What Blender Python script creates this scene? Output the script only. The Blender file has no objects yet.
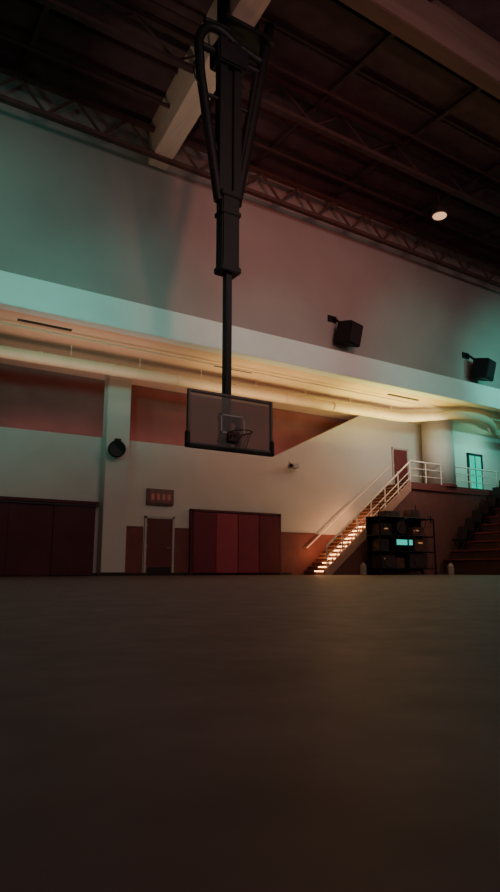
import bpy, bmesh, math, random
from mathutils import Vector, Matrix
random.seed(4)
C=bpy.context.scene.collection

# ---------------------------------------------------------------- materials
def mat(name,col,rough=.6,var=.12,scale=3.0,metal=0,spec=.3,emit=None,es=0,bump=0,stretch=(1,1,1)):
    m=bpy.data.materials.new(name);m.use_nodes=True
    nt=m.node_tree;b=nt.nodes['Principled BSDF']
    b.inputs['Roughness'].default_value=rough
    b.inputs['Metallic'].default_value=metal
    b.inputs['Specular IOR Level'].default_value=spec
    tc=nt.nodes.new('ShaderNodeTexCoord');mp=nt.nodes.new('ShaderNodeMapping')
    mp.inputs['Scale'].default_value=stretch
    n=nt.nodes.new('ShaderNodeTexNoise');n.inputs['Scale'].default_value=scale;n.inputs['Detail'].default_value=4
    r=nt.nodes.new('ShaderNodeValToRGB')
    r.color_ramp.elements[0].position=.3;r.color_ramp.elements[1].position=.7
    r.color_ramp.elements[0].color=(*[c*(1-var) for c in col],1)
    r.color_ramp.elements[1].color=(*[min(1,c*(1+var)) for c in col],1)
    nt.links.new(tc.outputs['Object'],mp.inputs[0]);nt.links.new(mp.outputs[0],n.inputs['Vector'])
    nt.links.new(n.outputs['Fac'],r.inputs[0]);nt.links.new(r.outputs[0],b.inputs['Base Color'])
    if bump:
        bp=nt.nodes.new('ShaderNodeBump');bp.inputs['Strength'].default_value=bump
        nt.links.new(n.outputs['Fac'],bp.inputs['Height']);nt.links.new(bp.outputs[0],b.inputs['Normal'])
    if emit:
        b.inputs['Emission Color'].default_value=(*emit,1);b.inputs['Emission Strength'].default_value=es
    return m
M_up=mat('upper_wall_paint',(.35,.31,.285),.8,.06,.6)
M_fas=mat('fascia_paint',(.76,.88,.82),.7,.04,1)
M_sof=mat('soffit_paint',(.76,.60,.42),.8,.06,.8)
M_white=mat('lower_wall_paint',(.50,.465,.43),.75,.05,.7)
M_maroon=mat('maroon_paint',(.075,.018,.026),.7,.12,1.5)
M_wains=mat('wainscot_paint',(.155,.046,.045),.7,.12,2)
M_rec=mat('recess_paint',(.22,.085,.08),.8,.12,1)
M_ceil=mat('ceiling_deck',(.11,.066,.074),.85,.2,2)
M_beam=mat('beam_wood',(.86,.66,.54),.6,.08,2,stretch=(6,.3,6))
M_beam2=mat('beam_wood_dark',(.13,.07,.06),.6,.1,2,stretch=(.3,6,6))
M_steel=mat('truss_steel',(.075,.045,.045),.7,.15,4)
M_black=mat('black_steel',(.008,.008,.009),.5,.2,6,spec=.25)
M_blk2=mat('black_plastic',(.012,.013,.014),.6,.2,8)
M_grey=mat('speaker_grille',(.03,.03,.03),.7,.3,60)
M_duct=mat('duct_paint',(.64,.52,.36),.55,.06,2)
M_frame=mat('door_frame_paint',(.38,.36,.33),.5,.05,3)
M_door=mat('door_red',(.11,.03,.032),.5,.1,2)
M_rail=mat('rail_white',(.75,.66,.58),.4,.05,5)
M_brown=mat('stair_wall_brown',(.15,.06,.052),.7,.12,2)
M_tread=mat('stair_tread',(.40,.22,.16),.6,.1,3)
M_bl=mat('bleacher_red',(.20,.045,.048),.55,.12,3,stretch=(4,.4,4))
M_bl2=mat('bleacher_riser',(.05,.02,.022),.7,.12,3)
M_seat=mat('seat_black',(.02,.015,.018),.5,.1,5)
M_rim=mat('rim_dark_orange',(.07,.03,.022),.4,.1,5)
M_boardframe=mat('board_frame',(.12,.10,.09),.4,.1,5)
M_line=mat('board_line_white',(.36,.33,.31),.5,.05,5)
M_net=mat('net_cord',(.09,.08,.075),.8,.05,5)
M_screen=mat('screen_glow',(.05,.2,.2),.4,.05,5,emit=(.05,.8,.62),es=.8)
M_screen2=mat('amber_readout',(.2,.1,.04),.4,.05,5,emit=(1,.5,.2),es=.35)
M_teal=mat('teal_glass',(.0,.16,.12),.4,.35,2.5,emit=(.0,.62,.40),es=.8)
M_warm=mat('step_light_lens',(.8,.5,.25),.4,.05,5,emit=(1,.5,.18),es=9)
M_lamp=mat('lamp_lens',(.8,.6,.45),.4,.05,5,emit=(1,.55,.28),es=1.1)
M_vent=mat('vent_black',(.03,.025,.02),.6,.1,5)
M_sign=mat('sign_face',(.17,.085,.085),.5,.25,14)
M_signf=mat('sign_digits',(.25,.10,.09),.5,.1,14,emit=(1,.22,.15),es=.05)
M_box=mat('case_grey',(.07,.05,.045),.6,.25,5)
M_box2=mat('case_brown',(.16,.08,.055),.6,.25,5)
M_pale=mat('pale_plastic',(.34,.26,.2),.5,.05,5)
def glass():
    m=bpy.data.materials.new('board_glass');m.use_nodes=True;nt=m.node_tree
    nt.nodes.remove(nt.nodes['Principled BSDF']);o=nt.nodes['Material Output']
    t=nt.nodes.new('ShaderNodeBsdfTransparent');t.inputs[0].default_value=(.72,.72,.70,1)
    g=nt.nodes.new('ShaderNodeBsdfGlossy');g.inputs['Roughness'].default_value=.15
    d=nt.nodes.new('ShaderNodeBsdfDiffuse');d.inputs['Color'].default_value=(.45,.42,.40,1)
    n=nt.nodes.new('ShaderNodeTexNoise');n.inputs['Scale'].default_value=2
    mr=nt.nodes.new('ShaderNodeMapRange');mr.inputs[3].default_value=.04;mr.inputs[4].default_value=.09
    x=nt.nodes.new('ShaderNodeMixShader');x2=nt.nodes.new('ShaderNodeMixShader');x2.inputs[0].default_value=.2
    nt.links.new(n.outputs['Fac'],mr.inputs[0]);nt.links.new(mr.outputs[0],x.inputs[0])
    nt.links.new(t.outputs[0],x.inputs[1]);nt.links.new(g.outputs[0],x.inputs[2])
    nt.links.new(x.outputs[0],x2.inputs[1]);nt.links.new(d.outputs[0],x2.inputs[2]);nt.links.new(x2.outputs[0],o.inputs[0])
    return m
M_glass=glass()
def floor_mat():
    m=bpy.data.materials.new('gym_floor_wood');m.use_nodes=True;nt=m.node_tree;b=nt.nodes['Principled BSDF']
    tc=nt.nodes.new('ShaderNodeTexCoord')
    n=nt.nodes.new('ShaderNodeTexNoise');n.inputs['Scale'].default_value=3.2;n.inputs['Detail'].default_value=3
    n2=nt.nodes.new('ShaderNodeTexNoise');n2.inputs['Scale'].default_value=9;n2.inputs['Detail'].default_value=2
    br=nt.nodes.new('ShaderNodeTexBrick');br.inputs['Scale'].default_value=1.0
    br.inputs['Brick Width'].default_value=1.2;br.inputs['Row Height'].default_value=.12;br.inputs['Mortar Size'].default_value=.0008
    br.inputs['Color1'].default_value=(.122,.080,.083,1);br.inputs['Color2'].default_value=(.117,.077,.080,1);br.inputs['Mortar'].default_value=(.11,.072,.074,1)
    mx=nt.nodes.new('ShaderNodeMixRGB');mx.blend_type='MULTIPLY';mx.inputs[0].default_value=1
    r=nt.nodes.new('ShaderNodeValToRGB');r.color_ramp.elements[0].position=.35;r.color_ramp.elements[1].position=.65
    r.color_ramp.elements[0].color=(.78,.77,.76,1);r.color_ramp.elements[1].color=(1.1,1.1,1.1,1)
    for a in(n,n2,br):nt.links.new(tc.outputs['Object'],a.inputs['Vector'])
    nt.links.new(n.outputs['Fac'],r.inputs[0]);nt.links.new(br.outputs['Color'],mx.inputs[1]);nt.links.new(r.outputs[0],mx.inputs[2])
    nt.links.new(mx.outputs[0],b.inputs['Base Color'])
    mr=nt.nodes.new('ShaderNodeMapRange');mr.inputs[3].default_value=.42;mr.inputs[4].default_value=.58
    nt.links.new(n2.outputs['Fac'],mr.inputs[0]);nt.links.new(mr.outputs[0],b.inputs['Roughness'])
    b.inputs['Specular IOR Level'].default_value=.18
    bp=nt.nodes.new('ShaderNodeBump');bp.inputs['Strength'].default_value=.13;nt.links.new(n.outputs['Fac'],bp.inputs['Height']);nt.links.new(bp.outputs[0],b.inputs['Normal'])
    return m
M_floor=floor_mat()

# ---------------------------------------------------------------- mesh helpers
def empty(name,loc=(0,0,0)):
    e=bpy.data.objects.new(name,None);C.objects.link(e);e.location=loc;e.empty_display_size=.2;return e
def fin(name,bm,m,parent=None,smooth=False):
    bmesh.ops.recalc_face_normals(bm,faces=bm.faces)
    me=bpy.data.meshes.new(name);bm.to_mesh(me);bm.free();me.materials.append(m)
    if smooth:
        for p in me.polygons:p.use_smooth=True
    o=bpy.data.objects.new(name,me);C.objects.link(o)
    if parent:
        o.parent=parent;o.matrix_parent_inverse=Matrix.Translation(parent.location).inverted()
    return o
def abox(bm,lo,hi,bev=0,rot=None):
    r=bmesh.ops.create_cube(bm,size=1);vs=r['verts']
    lo=Vector(lo);hi=Vector(hi);c=(lo+hi)/2;s=hi-lo
    for v in vs:v.co=Vector((v.co.x*s.x,v.co.y*s.y,v.co.z*s.z))
    if bev:
        es=list({e for v in vs for e in v.link_edges})
        rr=bmesh.ops.bevel(bm,geom=es,offset=bev,segments=2,affect='EDGES')
        vs=list({v for f in rr['faces'] for v in f.verts}|{v for v in vs if v.is_valid})
    for v in vs:
        if rot:v.co=rot@v.co
        v.co+=c
def box(name,lo,hi,m,parent=None,bev=0,rot=None):
    bm=bmesh.new();abox(bm,lo,hi,bev,rot);return fin(name,bm,m,parent)
def boxes(name,lst,m,parent=None,bev=0):
    bm=bmesh.new()
    for lo,hi in lst:abox(bm,lo,hi,bev)
    return fin(name,bm,m,parent)
def acyl(bm,a,b,r1,r2=None,seg=14):
    a=Vector(a);b=Vector(b);d=b-a;r2=r1 if r2 is None else r2
    q=d.to_track_quat('Z','Y').to_matrix().to_4x4()
    bmesh.ops.create_cone(bm,cap_ends=True,segments=seg,radius1=r1,radius2=r2,depth=d.length,matrix=Matrix.Translation((a+b)/2)@q)
def tubes(name,lst,m,parent=None,seg=12):
    bm=bmesh.new()
    for t in lst:
        a,b,r=t[:3];acyl(bm,a,b,r,t[3] if len(t)>3 else None,seg)
    return fin(name,bm,m,parent,False)
def path(name,pts,r,m,parent=None,cyclic=False,smooth=True,res=6):
    cu=bpy.data.curves.new(name,'CURVE');cu.dimensions='3D';cu.bevel_depth=r;cu.bevel_resolution=4
    s=cu.splines.new('BEZIER' if smooth else 'POLY')
    if smooth:
        s.bezier_points.add(len(pts)-1)
        for p,c in zip(s.bezier_points,pts):p.co=c;p.handle_left_type=p.handle_right_type='AUTO'
        s.resolution_u=res
    else:
        s.points.add(len(pts)-1)
        for p,c in zip(s.points,pts):p.co=(*c,1)
    s.use_cyclic_u=cyclic;cu.use_fill_caps=True
    o=bpy.data.objects.new(name+'_tmp',cu);C.objects.link(o)
    dg=bpy.context.evaluated_depsgraph_get();me=bpy.data.meshes.new_from_object(o.evaluated_get(dg))
    bpy.data.objects.remove(o);bpy.data.curves.remove(cu)
    me.materials.clear();me.materials.append(m)
    for p in me.polygons:p.use_smooth=True
    ob=bpy.data.objects.new(name,me);C.objects.link(ob)
    if parent:
        ob.parent=parent;ob.matrix_parent_inverse=Matrix.Translation(parent.location).inverted()
    return ob
def aprism(bm,prof,y0,y1):
    a=[bm.verts.new((x,y0,z)) for x,z in prof];b=[bm.verts.new((x,y1,z)) for x,z in prof]
    n=len(prof);bm.faces.new(a);bm.faces.new(b[::-1])
    for i in range(n):bm.faces.new((a[i],b[i],b[(i+1)%n],a[(i+1)%n]))
def prism(name,profs,y0,y1,m,parent=None):
    """one or more convex XZ profiles extruded along Y"""
    if not isinstance(profs[0][0],(tuple,list)):profs=[profs]
    bm=bmesh.new()
    for p in profs:aprism(bm,p,y0,y1)
    return fin(name,bm,m,parent)

X0,X1,Y0=-8,34.5,-8
ZC=14.9;ZS=7.42
# ---------------------------------------------------------------- shell
box('floor',(X0,Y0,-.15),(X1,23.4,0),M_floor)
box('ceiling',(X0,Y0,ZC),(X1,18.3,ZC+.2),M_ceil)
box('wall_left',(X0-.2,Y0,0),(X0,23.4,ZC),M_up)
box('wall_right',(X1,Y0,0),(X1+.2,23.4,ZC),M_up)
box('wall_front',(X0,Y0-.2,0),(X1,Y0,ZC),M_up)
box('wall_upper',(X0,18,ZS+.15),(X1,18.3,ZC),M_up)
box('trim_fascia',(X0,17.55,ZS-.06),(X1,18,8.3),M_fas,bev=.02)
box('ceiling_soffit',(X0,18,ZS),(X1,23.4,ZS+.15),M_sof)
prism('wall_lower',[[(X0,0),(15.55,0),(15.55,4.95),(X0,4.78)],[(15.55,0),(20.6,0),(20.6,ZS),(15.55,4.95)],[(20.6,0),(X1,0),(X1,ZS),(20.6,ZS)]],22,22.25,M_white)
box('wall_recess',(X0,23.2,4.7),(X1,23.4,ZS),M_rec)
box('wall_recess_base',(X0,22.25,0),(X1,23.4,4.7),M_rec)
boxes('trim_wainscot',[((8.8,21.96,0),(9.62,22,1.72)),((10.9,21.96,0),(11.55,22,1.72)),((15.7,21.96,0),(22.2,22,1.72))],M_wains)
boxes('trim_cap',[((8.8,21.94,1.72),(9.6,22,1.76)),((10.92,21.94,1.72),(11.5,22,1.76)),((15.75,21.94,1.72),(17.6,22,1.76))],M_brown)
box('baseboard_back',(X0,21.9,0),(16.3,21.96,.1),M_seat)
# column
e=empty('wall_column',(8.36,21.8,0))
box('shaft',(7.92,21.55,0),(8.8,21.98,ZS-.03),M_white,e,bev=.02)
box('plinth',(7.90,21.53,0),(8.82,21.56,.12),M_seat,e)

# ---------------------------------------------------------------- folding gym doors on left
e=empty('folding_door',(5,21.9,0))
x=-1.0
k=0
bm=bmesh.new()
while x<7.7:
    abox(bm,(x,21.84 if k%2 else 21.86,0.02),(min(x+1.45,7.8),21.97,2.45),.01);x+=1.46;k+=1
fin('panels',bm,M_maroon,e)
box('header',(-1.1,21.82,2.45),(7.85,21.97,2.55),M_maroon,e)
box('track',(-1.1,21.80,2.36),(7.85,21.84,2.42),M_seat,e)

# ---------------------------------------------------------------- doors
def door(name,x0,x1,z0,h,y,m):
    e=empty(name,((x0+x1)/2,y,z0))
    boxes('frame',[((x0,y-.06,z0),(x0+.09,y-.003,z0+h)),((x1-.09,y-.06,z0),(x1,y-.003,z0+h)),((x0,y-.06,z0+h-.09),(x1,y-.003,z0+h))],M_frame,e,.006)
    box('leaf',(x0+.09,y-.045,z0+.01),(x1-.09,y-.004,z0+h-.09),m,e)
    tubes('handle',[((x1-.2,y-.12,z0+1),(x1-.34,y-.12,z0+1),.014),((x1-.2,y-.045,z0+1),(x1-.2,y-.12,z0+1),.014)],M_pale,e)
    boxes('hinges',[((x0+.08,y-.06,z0+zz),(x0+.11,y-.04,z0+zz+.12)) for zz in(.25,1.0,1.75)],M_pale,e)
    box('kick_plate',(x0+.15,y-.052,z0+.05),(x1-.15,y-.045,z0+.3),M_seat,e)
    return e
door('door_1',9.66,10.88,0,2.16,22,M_door)
door('door_2',22.45,23.55,4.1,1.95,22,mat('door_dark_red',(.13,.028,.03),.5,.1,2))

# wall pads
e=empty('wall_pad',(13.6,21.9,0))
cols=[(.13,.020,.036),(.25,.043,.066),(.18,.030,.048),(.11,.018,.03)]
w=(15.62-11.6)/4
for i in range(4):
    mm=mat('pad_vinyl_%d'%i,cols[i],.45,.08,2)
    box('pad_%d'%(i+1),(11.6+i*w+.004,21.82,.08),(11.6+(i+1)*w-.004,21.97,2.38),mm,e,bev=.02)
boxes('frame',[((11.5,21.85,0),(11.6,21.97,2.5)),((15.63,21.85,0),(15.73,21.97,2.5)),((11.5,21.85,2.41),(15.73,21.97,2.5))],M_maroon,e)

# scoreboard sign
e=empty('wall_sign',(10.2,21.9,2.85))
box('body',(9.75,21.86,2.62),(10.75,21.97,3.12),M_sign,e,bev=.02)
box('border',(9.70,21.9,2.57),(10.80,21.97,3.17),M_sign,e,bev=.01)
boxes('digits',[((9.85+i*.22,21.85,2.75),(9.98+i*.22,21.862,2.98)) for i in range(4)],M_signf,e)

# ---------------------------------------------------------------- roof structure
# main girder runs slightly skewed to the end wall
def girder(name,w,za,zb,m):
    bm=bmesh.new();vs=[]
    for y in(Y0+.03,17.95):
        xl=7.57-(17.5-y)*.11
        vs.append([bm.verts.new(p) for p in((xl,y,za),(xl+w,y,za),(xl+w,y,zb),(xl,y,zb))])
    a,b=vs;bm.faces.new(a);bm.faces.new(b[::-1])
    for i in range(4):bm.faces.new((a[i],b[i],b[(i+1)%4],a[(i+1)%4]))
    bmesh.ops.bevel(bm,geom=list(bm.edges),offset=.02,segments=2,affect='EDGES')
    return fin(name,bm,m)
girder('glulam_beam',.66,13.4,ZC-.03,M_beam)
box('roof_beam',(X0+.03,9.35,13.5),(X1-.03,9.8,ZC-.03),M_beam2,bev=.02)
def truss(name,y,zb,zt,m,step=.85,r=.05):
    e=empty(name,(13,y,zb))
    segs=[((X0+.03,y-.09,zb),(X1-.03,y+.09,zb+.13)),((X0+.03,y-.09,zt-.12),(X1-.03,y+.09,zt))]
    boxes('chords',segs,m,e)
    bm=bmesh.new();x=X0+.2;up=True
    while x+step<X1:
        a=(x,y,zb+.1 if up else zt-.08);b=(x+step,y,zt-.08 if up else zb+.1)
        acyl(bm,a,b,r,seg=6);x+=step;up=not up
    fin('web',bm,m,e)
M_truss=mat('wall_truss_steel',(.11,.06,.052),.7,.15,4)
truss('roof_truss',17.35,13.3,14.35,M_truss)
truss('roof_truss',13.9,13.75,14.75,M_steel,1.2,.035)
truss('roof_truss',5.0,13.6,14.75,M_steel,1.2,.035)
boxes('ceiling_purlins',[((X0,y,ZC-.16),(X1,y+.09,ZC)) for y in [1,3,4.2,6.3,7.6,10.8,12.2,15.2,16.3]],M_steel)
boxes('ceiling_joists',[((x,Y0,ZC-.3),(x+.14,17.9,ZC-.16)) for x in [-4,-.5,3.3,11.5,15.2,19,22.8,26.6,30.4]],M_steel)
tubes('ceiling_conduit',[((X0,12.9,14.2),(X1,12.9,14.2),.05),((X0,15.9,14.1),(X1,15.9,14.1),.06),((X0,7.2,14.1),(X1,7.2,14.1),.06)],M_steel)

# hanging lamp
e=empty('high_bay_lamp',(18.3,14.9,13.5))
bm=bmesh.new();acyl(bm,(18.3,14.9,13.48),(18.3,14.9,13.78),.34,.16,24);fin('shade',bm,M_steel,e,False)
bm=bmesh.new();bmesh.ops.create_uvsphere(bm,u_segments=24,v_segments=12,radius=.26,matrix=Matrix.Translation((18.3,14.9,13.46))@Matrix.Scale(.35,4,(0,0,1)));fin('lens',bm,M_lamp,e,True)
tubes('stem',[((18.3,14.9,13.75),(18.3,14.9,14.87),.03)],M_steel,e)

# ---------------------------------------------------------------- basketball hoop (ceiling hung)
e=empty('basketball_hoop',(7,11.5,3))
yb=11.5
bx0,bx1,bz0,bz1=5.93,8.05,2.70,3.90
box('glass',(bx0+.05,yb-.012,bz0+.05),(bx1-.05,yb+.012,bz1-.05),M_glass,e)
boxes('board_frame',[((bx0,yb-.04,bz0),(bx1,yb+.04,bz0+.08)),((bx0,yb-.04,bz1-.055),(bx1,yb+.04,bz1)),((bx0,yb-.04,bz0+.05),(bx0+.055,yb+.04,bz1-.04)),((bx1-.055,yb-.04,bz0+.05),(bx1,yb+.04,bz1-.04))],M_boardframe,e,.008)
cx=7.02
boxes('target_square',[((cx-.30,yb-.02,3.05),(cx-.265,yb-.013,3.46)),((cx+.265,yb-.02,3.05),(cx+.30,yb-.013,3.46)),((cx-.30,yb-.02,3.43),(cx+.30,yb-.013,3.46)),((cx-.30,yb-.02,3.05),(cx+.30,yb-.013,3.08))],M_line,e)
boxes('padding',[((bx0-.03,yb-.055,bz0-.04),(bx1+.03,yb+.055,bz0+.035)),((bx0-.03,yb-.055,bz0-.04),(bx0+.06,yb+.055,bz0+.3)),((bx1-.06,yb-.055,bz0-.04),(bx1+.03,yb+.055,bz0+.3))],M_blk2,e,.015)
box('rim_plate',(cx-.14,yb-.08,2.88),(cx+.14,yb-.013,3.10),M_rim,e,bev=.01)
ring=[(cx+.23*math.cos(t),yb-.36+.23*math.sin(t),3.03) for t in [i*math.pi/8 for i in range(16)]]
path('rim',ring,.011,M_rim,e,cyclic=True)
tubes('rim_braces',[((cx-.1,yb-.08,2.93),(cx-.14,yb-.2,3.02),.012),((cx+.1,yb-.08,2.93),(cx+.14,yb-.2,3.02),.012)],M_rim,e)
bm=bmesh.new()
def npnt(i,j):
    rr=[.23,.19,.15,.125,.12][j];t=(i+.5*(j%2))*2*math.pi/12
    return (cx+rr*math.cos(t),yb-.36+rr*math.sin(t),3.03-j*.1)
for j in range(4):
    for i in range(12):
        acyl(bm,npnt(i,j),npnt(i,j+1),.003,seg=4)
        acyl(bm,npnt(i,j),npnt(i-1 if j%2==0 else i+1,j+1),.003,seg=4)
fin('net',bm,M_net,e)
mx=7.0
boxes('rear_bracket',[((mx-.28,yb+.06,2.85),(mx+.28,yb+.14,2.95)),((mx-.28,yb+.06,3.33),(mx+.28,yb+.14,3.43)),((mx-.26,yb+.05,2.75),(mx-.16,yb+.13,3.5)),((mx+.16,yb+.05,2.75),(mx+.26,yb+.13,3.5))],M_black,e)
ym=yb+.22
box('mast_tube',(mx-.08,ym-.08,2.8),(mx+.08,ym+.08,6.9),M_black,e,bev=.012)
box('mast_sleeve',(mx-.23,ym-.16,6.85),(mx+.23,ym+.16,8.75),M_black,e,bev=.03)
boxes('sleeve_collar',[((mx-.26,ym-.19,6.8),(mx+.26,ym+.19,6.95)),((mx-.26,ym-.19,8.2),(mx+.26,ym+.19,8.32)),((mx-.27,ym-.2,8.65),(mx+.27,ym+.2,8.8))],M_black,e,.02)
boxes('upper_mast',[((mx-.30,ym-.12,8.7),(mx-.08,ym+.12,12.9)),((mx+.08,ym-.12,8.7),(mx+.30,ym+.12,12.9)),((mx-.2,ym-.05,8.8),(mx+.2,ym+.05,12.4))],M_black,e,.01)
boxes('winch_box',[((mx-.42,ym-.25,12.1),(mx+.42,ym+.25,12.7))],M_black,e,.04)
path('left_strut',[(mx-.25,ym,8.55),(mx-.42,ym,9.6),(mx-.66,ym,11.0),(mx-.80,ym,12.0),(mx-.76,ym,12.8),(mx-.45,ym,13.1),(mx+.3,ym,12.9),(mx+.9,ym,12.8)],.115,M_black,e)
tubes('struts',[((mx+.22,ym,8.6),(mx+1.22,ym,14.0),.13),((mx+.2,ym,8.8),(mx+.80,ym,12.4),.09),
  ((mx-.2,ym+.05,9.0),(mx-.45,ym+.9,13.4),.055),((mx+.2,ym+.05,9.0),(mx+.60,ym+1.6,13.4),.06),
  ((mx-.75,ym,12.45),(mx+.95,ym,12.45),.09),((mx-.65,ym,11.2),(mx-.2,ym,11.2),.05),((mx+.65,ym,11.2),(mx+.2,ym,11.2),.05),
  ((mx-.5,ym,10.3),(mx-.2,ym,9.6),.04),((mx+1.2,ym,13.4),(mx-.7,ym,13.2),.07)],M_black,e)
boxes('beam_clamp',[((6.75,ym-.3,13.26),(8.2,ym+.3,13.39)),((6.76,ym-.2,13.3),(6.86,ym+.2,14.6)),((7.66,ym-.2,13.3),(7.76,ym+.2,14.6))],M_black,e,.01)
path('cable',[(mx-.74,ym,12.2),(mx-.95,ym-.05,11.9),(mx-.9,ym-.05,11.4),(mx-.66,ym,11.3)],.02,M_black,e)

# ---------------------------------------------------------------- speakers
def speaker(loc,s=1.0,yaw=.25):
    x,y,z=loc
    e=empty('wall_speaker',(x,y,z))
    rot=Matrix.Rotation(yaw,3,'Z')@Matrix.Rotation(math.radians(14),3,'X')
    bm=bmesh.new()
    w,h,d=.42*s,.42*s,.36*s
    P=[(-w,-d,-h),(w,-d,-h),(w*.7,d,-h),(-w*.7,d,-h),(-w,-d,h),(w,-d,h),(w*.7,d,h),(-w*.7,d,h)]
    vs=[bm.verts.new(Vector(p)) for p in P]
    for f in [(0,1,2,3),(4,5,6,7),(0,1,5,4),(1,2,6,5),(2,3,7,6),(3,0,4,7)]:bm.faces.new([vs[i] for i in f])
    bmesh.ops.bevel(bm,geom=list(bm.edges),offset=.03*s,segments=2,affect='EDGES')
    for v in bm.verts:v.co=rot@v.co+Vector((x,y,z))
    fin('cabinet',bm,M_blk2,e)
    bm=bmesh.new();abox(bm,(-w*.86,-d-.02,-h*.86),(w*.86,-d,h*.86),.01)
    for v in bm.verts:v.co=rot@v.co+Vector((x,y,z))
    fin('grille',bm,M_grey,e)
    wy=18
    tubes('bracket',[((x-.15*s,y+.1,z+h*.8),(x-.22*s,wy-.12,z+h+.35*s),.05*s),((x-.22*s,wy-.12,z+h+.35*s),(x-.22*s,wy-.02,z+h+.35*s),.05*s)],M_blk2,e)
    box('wall_plate',(x-.44*s,wy-.06,z+h+.2*s),(x-.02*s,wy-.003,z+h+.46*s),M_blk2,e,bev=.01)
speaker((15.68,17.35,8.96))
speaker((23.5,17.3,8.9),1.05)
e=empty('column_speaker',(8.4,21.3,4.5))
bm=bmesh.new();acyl(bm,(8.16,21.12,4.36),(8.28,21.45,4.5),.31,.2,20);fin('cabinet',bm,M_blk2,e,False)
bm=bmesh.new();acyl(bm,(8.158,21.10,4.357),(8.16,21.125,4.36),.26,.26,20);fin('grille',bm,M_grey,e)
box('mount',(8.22,21.4,4.3),(8.42,21.547,4.8),M_blk2,e)
e=empty('security_camera',(16.2,21.7,4.55))
box('body',(16.0,21.45,4.42),(16.45,21.75,4.62),M_frame,e,bev=.03)
tubes('arm',[((16.25,21.7,4.6),(16.25,21.95,4.75),.03)],M_frame,e)
tubes('lens',[((15.96,21.42,4.5),(16.1,21.52,4.52),.07)],M_black,e)

# ---------------------------------------------------------------- duct and soffit vents
e=empty('air_duct',(12,20,6.8))
pts=[(-7.8,19.9,6.66),(3.8,19.9,6.76),(12,19.9,6.84),(19.5,19.9,6.90),(21.2,19.8,6.92),(22.2,19.1,6.97),(23.2,18.5,7.05),(24.6,18.4,7.05),(26.0,18.9,7.0),(27.4,19.7,6.95),(30,19.9,6.95),(34.3,19.9,6.95)]
path('pipe',pts,.20,M_duct,e,res=8)
bm=bmesh.new()
x=-7
while x<21:
    z=6.66+(x+7.8)*.0095
    acyl(bm,(x,19.9,z),(x+.07,19.9,z),.218,seg=20);x+=2.4
fin('joints',bm,M_duct,e)
bm=bmesh.new()
x=-6
while x<21:
    acyl(bm,(x,19.9,6.9),(x,19.9,ZS-.03),.012,seg=6);x+=2.4
fin('hangers',bm,M_duct,e)
path('soffit_conduit',[(-7.8,18.9,7.3),(21,18.9,7.3),(34.4,18.9,7.3)],.03,M_duct,None,smooth=False)
boxes('soffit_vents',[((4.0,18.6,ZS-.03),(5.6,18.72,ZS)),((11.0,19.2,ZS-.03),(12.6,19.32,ZS)),((19.0,18.6,ZS-.03),(20.8,18.72,ZS))],M_vent)

# ---------------------------------------------------------------- staircase
e=empty('staircase',(19,21.2,0))
N=24;rise=4.1/N;sx=17.0;run=.212;ya,ybk=20.5,21.93
boxes('step_mass',[((sx+i*run,ya+.06,0),(sx+(i+1)*run,ybk,(i+1)*rise)) for i in range(N)],M_brown,e)
boxes('treads',[((sx+i*run-.03,ya+.05,(i+1)*rise-.005),(sx+(i+1)*run,ybk,(i+1)*rise+.03)) for i in range(N)],M_tread,e)
prism('stringer',[(sx-.15,0),(sx+.25,0),(sx+N*run,4.1-.35),(sx+N*run,4.1+.12),(sx-.15,.12)],ya,ya+.06,M_tread,e)
def rail(parent,y,mat_):
    t=[]
    for i in range(0,N+1,4):
        xx=sx+min(i,N-.3)*run+.05;zz=min(i+1,N)*rise
        t.append(((xx,y,zz-.1),(xx,y,zz+.98),.032))
    for h in(.98,.55,.25):
        t.append(((sx+.05,y,rise+h),(sx+N*run-.02,y,4.1+h),.038 if h>.9 else .022))
    tubes('railing',t,mat_,parent)
rail(e,ya+.03,M_rail)
tubes('wall_handrail',[((sx+.05,ybk-.1,rise+.95),(sx+N*run,ybk-.1,4.1+.95),.03)],M_rail,e)
boxes('step_lights',[((sx+i*run-.045,ya+.15,(i+1)*rise-.04),(sx+i*run-.032,ybk-.7,(i+1)*rise-.002)) for i in range(0,12)],M_warm,e)

# upper landing + balcony
e=empty('balcony',(28,21,4))
xl=sx+N*run
XR=X1-.03
box('slab',(xl,20.55,3.85),(XR,21.97,4.1),M_brown,e)
box('front_wall',(xl,20.6,0),(28.6,20.75,3.85),M_brown,e)
box('edge_band',(xl,20.5,3.85),(28.6,20.6,4.16),M_wains,e)
t=[]
x=xl+.05
while x<28.6:
    t.append(((x,20.58,4.1),(x,20.58,5.15),.03));x+=1.05
for h in(1.05,.72,.38):t.append(((xl+.05,20.58,4.1+h),(28.5,20.58,4.1+h),.036 if h>1 else .022))
tubes('railing',t,M_rail,e)
e=empty('round_column',(24.9,21.2,4.1))
bm=bmesh.new();acyl(bm,(24.8,21.15,4.13),(24.8,21.15,ZS-.03),.76,seg=40);fin('shaft',bm,M_white,e,True)
bm=bmesh.new();acyl(bm,(24.8,21.15,4.12),(24.8,21.15,4.24),.80,seg=40);fin('base',bm,M_wains,e)
# teal lit doorway
e=empty('door_3',(28.6,22,4.1))
boxes('frame',[((28.0,21.92,4.1),(28.12,21.997,6.3)),((29.1,21.92,4.1),(29.22,21.997,6.3)),((28.0,21.92,6.2),(29.22,21.997,6.32)),((28.59,21.93,4.1),(28.62,21.99,6.2))],M_seat,e)
box('glass',(28.12,21.95,4.12),(29.1,21.99,6.2),M_teal,e)

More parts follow.
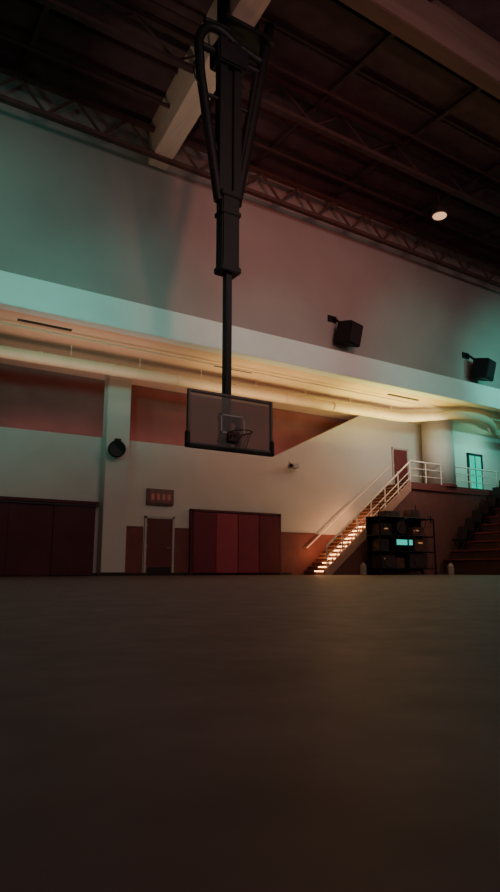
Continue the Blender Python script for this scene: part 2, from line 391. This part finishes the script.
# ---------------------------------------------------------------- bleachers (with seats up the end aisle)
e=empty('bleachers',(27,12,0))
R=9;r0=.62;rr=.41;rn=.56;bx=23.7
ys,ye=2.0,20.3
boxes('riser_mass',[((bx+i*rn,ys,0),(bx+(i+1)*rn,ye,r0+i*rr)) for i in range(R)],M_bl2,e)
boxes('seat_planks',[((bx+i*rn-.05,ys,r0+i*rr),(bx+i*rn+.27,ye,r0+i*rr+.06)) for i in range(R)],M_bl,e,.01)
box('top_deck',(bx+R*rn,ys,0),(XR,20.5,4.08),M_brown,e)
def seat(k,x,y,z,s=1.25):
    box('chair_back_%d'%k,(x+.14*s,y-.22*s,z+.36*s),(x+.19*s,y+.22*s,z+.88*s),M_seat,e,bev=.015,rot=Matrix.Rotation(.15,3,'Y'))
    box('chair_pan_%d'%k,(x-.2*s,y-.22*s,z+.36*s),(x+.16*s,y+.22*s,z+.42*s),M_seat,e,bev=.015)
    tubes('chair_legs_%d'%k,[((x-.18*s,y+q*s,z),(x+.12*s,y+q*s,z+.5*s),.018) for q in(-.2,.2)]+[((x+.16*s,y+q*s,z),(x-.13*s,y+q*s,z+.42*s),.018) for q in(-.2,.2)],M_seat,e)
for i in range(1,8):
    seat(i,bx+i*rn+.28,19.95,r0+i*rr+.06)
# ---------------------------------------------------------------- equipment
e=empty('equipment_rack',(20.5,19.6,0))
x0,x1_,y0,y1=18.7,21.9,19.15,19.9
t=[]
for xx in(x0,(x0+x1_)/2,x1_):
    for yy in(y0,y1):t.append(((xx,yy,0.08),(xx,yy,2.35),.035))
for zz in(.25,.95,1.6,2.35):
    for yy in(y0,y1):t.append(((x0,yy,zz),(x1_,yy,zz),.025))
    for xx in(x0,x1_):t.append(((xx,y0,zz),(xx,y1,zz),.025))
tubes('frame',t,M_black,e)
boxes('shelves',[((x0,y0,z-.02),(x1_,y1,z+.02)) for z in(.25,.95,1.6,2.35)],M_black,e)
box('dark_backing',(x0,y1+.03,.15),(x1_,y1+.05,2.4),M_seat,e)  # dark panel added behind the shelves so the rack reads darker
d=-.25
boxes('cases',[((a+d,b,c),(a2+d,b2,c2)) for (a,b,c),(a2,b2,c2) in [((19.1,19.25,.27),(19.9,19.85,.8)),((20.6,19.25,.27),(21.8,19.85,.88)),((19.1,19.3,.97),(19.6,19.8,1.45)),((19.15,19.3,1.62),(19.8,19.85,2.1)),((19.5,19.3,2.37),(20.3,19.8,2.62)),((21.0,19.3,2.37),(21.5,19.8,2.72))]],M_box,e,.02)
boxes('crates',[((a+d,b,c),(a2+d,b2,c2)) for (a,b,c),(a2,b2,c2) in [((20.0,19.3,.27),(20.45,19.85,.7)),((21.1,19.3,.97),(21.95,19.8,1.5)),((21.0,19.3,1.62),(21.7,19.85,2.0))]],M_box2,e,.02)
box('monitor_body',(19.5,19.20,1.0),(20.7,19.32,1.56),M_black,e,bev=.015)
box('monitor_screen',(19.68,19.185,1.22),(20.6,19.199,1.44),M_screen,e)
boxes('readouts',[((21.05,19.28,1.3),(21.3,19.295,1.36)),((19.1,19.28,1.85),(19.3,19.295,1.9)),((20.85,19.28,1.82),(21.1,19.295,1.87)),((19.0,19.235,.62),(19.15,19.248,.68))],M_screen2,e)
bm=bmesh.new()
for cxx,czz,rad in((20.0,1.95,.28),(19.2,.53,.22),(20.95,.57,.25)):
    acyl(bm,(cxx,19.19,czz),(cxx,19.24,czz),rad,seg=24)
fin('drum_heads',bm,M_box,e)
tubes('wheels',[((xx,yy-.03,.08),(xx,yy+.03,.08),.08) for xx in(x0,x1_) for yy in(y0,y1)],M_seat,e)
path('cables',[(18.95,19.1,2.2),(19.45,19.05,1.7),(20.15,19.07,2.3),(20.85,19.05,1.75),(21.65,19.1,2.5),(21.85,19.25,2.2)],.02,M_black,e)
tubes('stands',[((19.05,19.6,2.35),(19.25,19.6,2.95),.02),((21.4,19.6,2.35),(21.3,19.6,3.0),.02),((19.05,19.6,2.92),(19.65,19.6,3.0),.015)],M_black,e)
def canister(x,y,h,r):
    e=empty('water_jug',(x,y,0))
    tubes('body',[((x,y,0),(x,y,h*.75),r),((x,y,h*.75),(x,y,h*.9),r,r*.5),((x,y,h*.9),(x,y,h),r*.45)],M_pale,e,20)
    path('grip',[(x-r*.5,y-r,h*.45),(x,y-r-.04,h*.5),(x+r*.5,y-r,h*.45)],.012,M_pale,e)
canister(22.9,19.2,.5,.14)
canister(18.25,19.7,.5,.13)

# ---------------------------------------------------------------- lights
def aim(o,t):o.rotation_euler=(Vector(t)-o.location).to_track_quat('-Z','Y').to_euler()
def spot(n,loc,t,col,e,ang=60,bl=.9,r=.3):
    l=bpy.data.lights.new(n,'SPOT');l.energy=e;l.color=col;l.spot_size=math.radians(ang);l.spot_blend=bl;l.shadow_soft_size=r
    o=bpy.data.objects.new(n,l);C.objects.link(o);o.location=loc;aim(o,t);return o
def area(n,loc,t,col,e,sx,sy):
    l=bpy.data.lights.new(n,'AREA');l.shape='RECTANGLE';l.size=sx;l.size_y=sy;l.energy=e;l.color=col
    o=bpy.data.objects.new(n,l);C.objects.link(o);o.location=loc
    if t=='UP':o.rotation_euler=(math.pi,0,0)
    else:aim(o,t)
    return o
TEAL=(.12,1,.82)
area('house_fill',(10,-3,12.5),(14,20,5),(1,.76,.71),960,16,5)
spot('teal_wash',(-5,8,6),(1.0,18,8.2),TEAL,2900,54,1,r=.6)
spot('teal_wash',(-2,3,5),(7,18,7.6),(.18,1,.84),2500,26,1,r=.6)
spot('teal_wash',(5,-3,5),(13,18,7.8),(.30,1,.84),2400,18,1,r=.6)
spot('teal_wash',(23,5,7),(27,18,8.4),TEAL,4800,44,1,r=.6)
spot('teal_wash',(14,-4,6),(20.5,18,8.2),(.25,1,.82),4000,24,1,r=.6)
spot('red_wash',(4,-5,7),(13.5,18,10.2),(1,.27,.22),6000,36,1,r=.6)
spot('beam_wash',(1,9,3),(7.5,14.5,13.3),(1,.72,.55),1100,30,1,r=.4)
spot('ceiling_wash',(6,-3,2),(14,10,14.5),(1,.55,.55),1100,75,1,r=.6)
area('soffit_uplight',(19.5,19.0,5.6),'UP',(1,.80,.20),200,5,1)
area('soffit_uplight',(13.0,19.0,5.6),'UP',(1,.64,.28),70,5,1)
area('soffit_uplight',(6.0,19.0,5.6),'UP',(1,.56,.44),36,6,1)
area('recess_fill',(12.5,22.7,4.85),'UP',(1,.50,.46),36,16,.3)  # unseen upward light added to brighten the recess evenly
area('stair_wash',(22.0,18.2,6.3),(20.8,22,4.4),(1,.82,.72),80,4,.6)
area('balcony_wash',(28,20.5,7.2),(27.5,22,4.5),(.30,1,.8),65,3,.5)
for x,z in((17.4,.7),(18.4,1.5),(19.3,2.2)):
    l=bpy.data.lights.new('stair_glow','POINT');l.energy=18;l.color=(1,.45,.18);l.shadow_soft_size=.03
    o=bpy.data.objects.new('stair_glow',l);C.objects.link(o);o.location=(x,21.3,z+.35)
w=bpy.data.worlds.new('World');bpy.context.scene.world=w;w.use_nodes=True
w.node_tree.nodes['Background'].inputs[0].default_value=(.02,.015,.015,1)

# ---------------------------------------------------------------- camera
cam=bpy.data.cameras.new('Camera');co=bpy.data.objects.new('Camera',cam);C.objects.link(co)
cam.sensor_fit='VERTICAL';cam.sensor_height=36;cam.lens=36*644/892
co.location=(0,0,.2);co.rotation_euler=(math.pi/2+math.atan(124/644),0,-math.radians(33))
cam.clip_end=200;cam.clip_start=.02
bpy.context.scene.camera=co
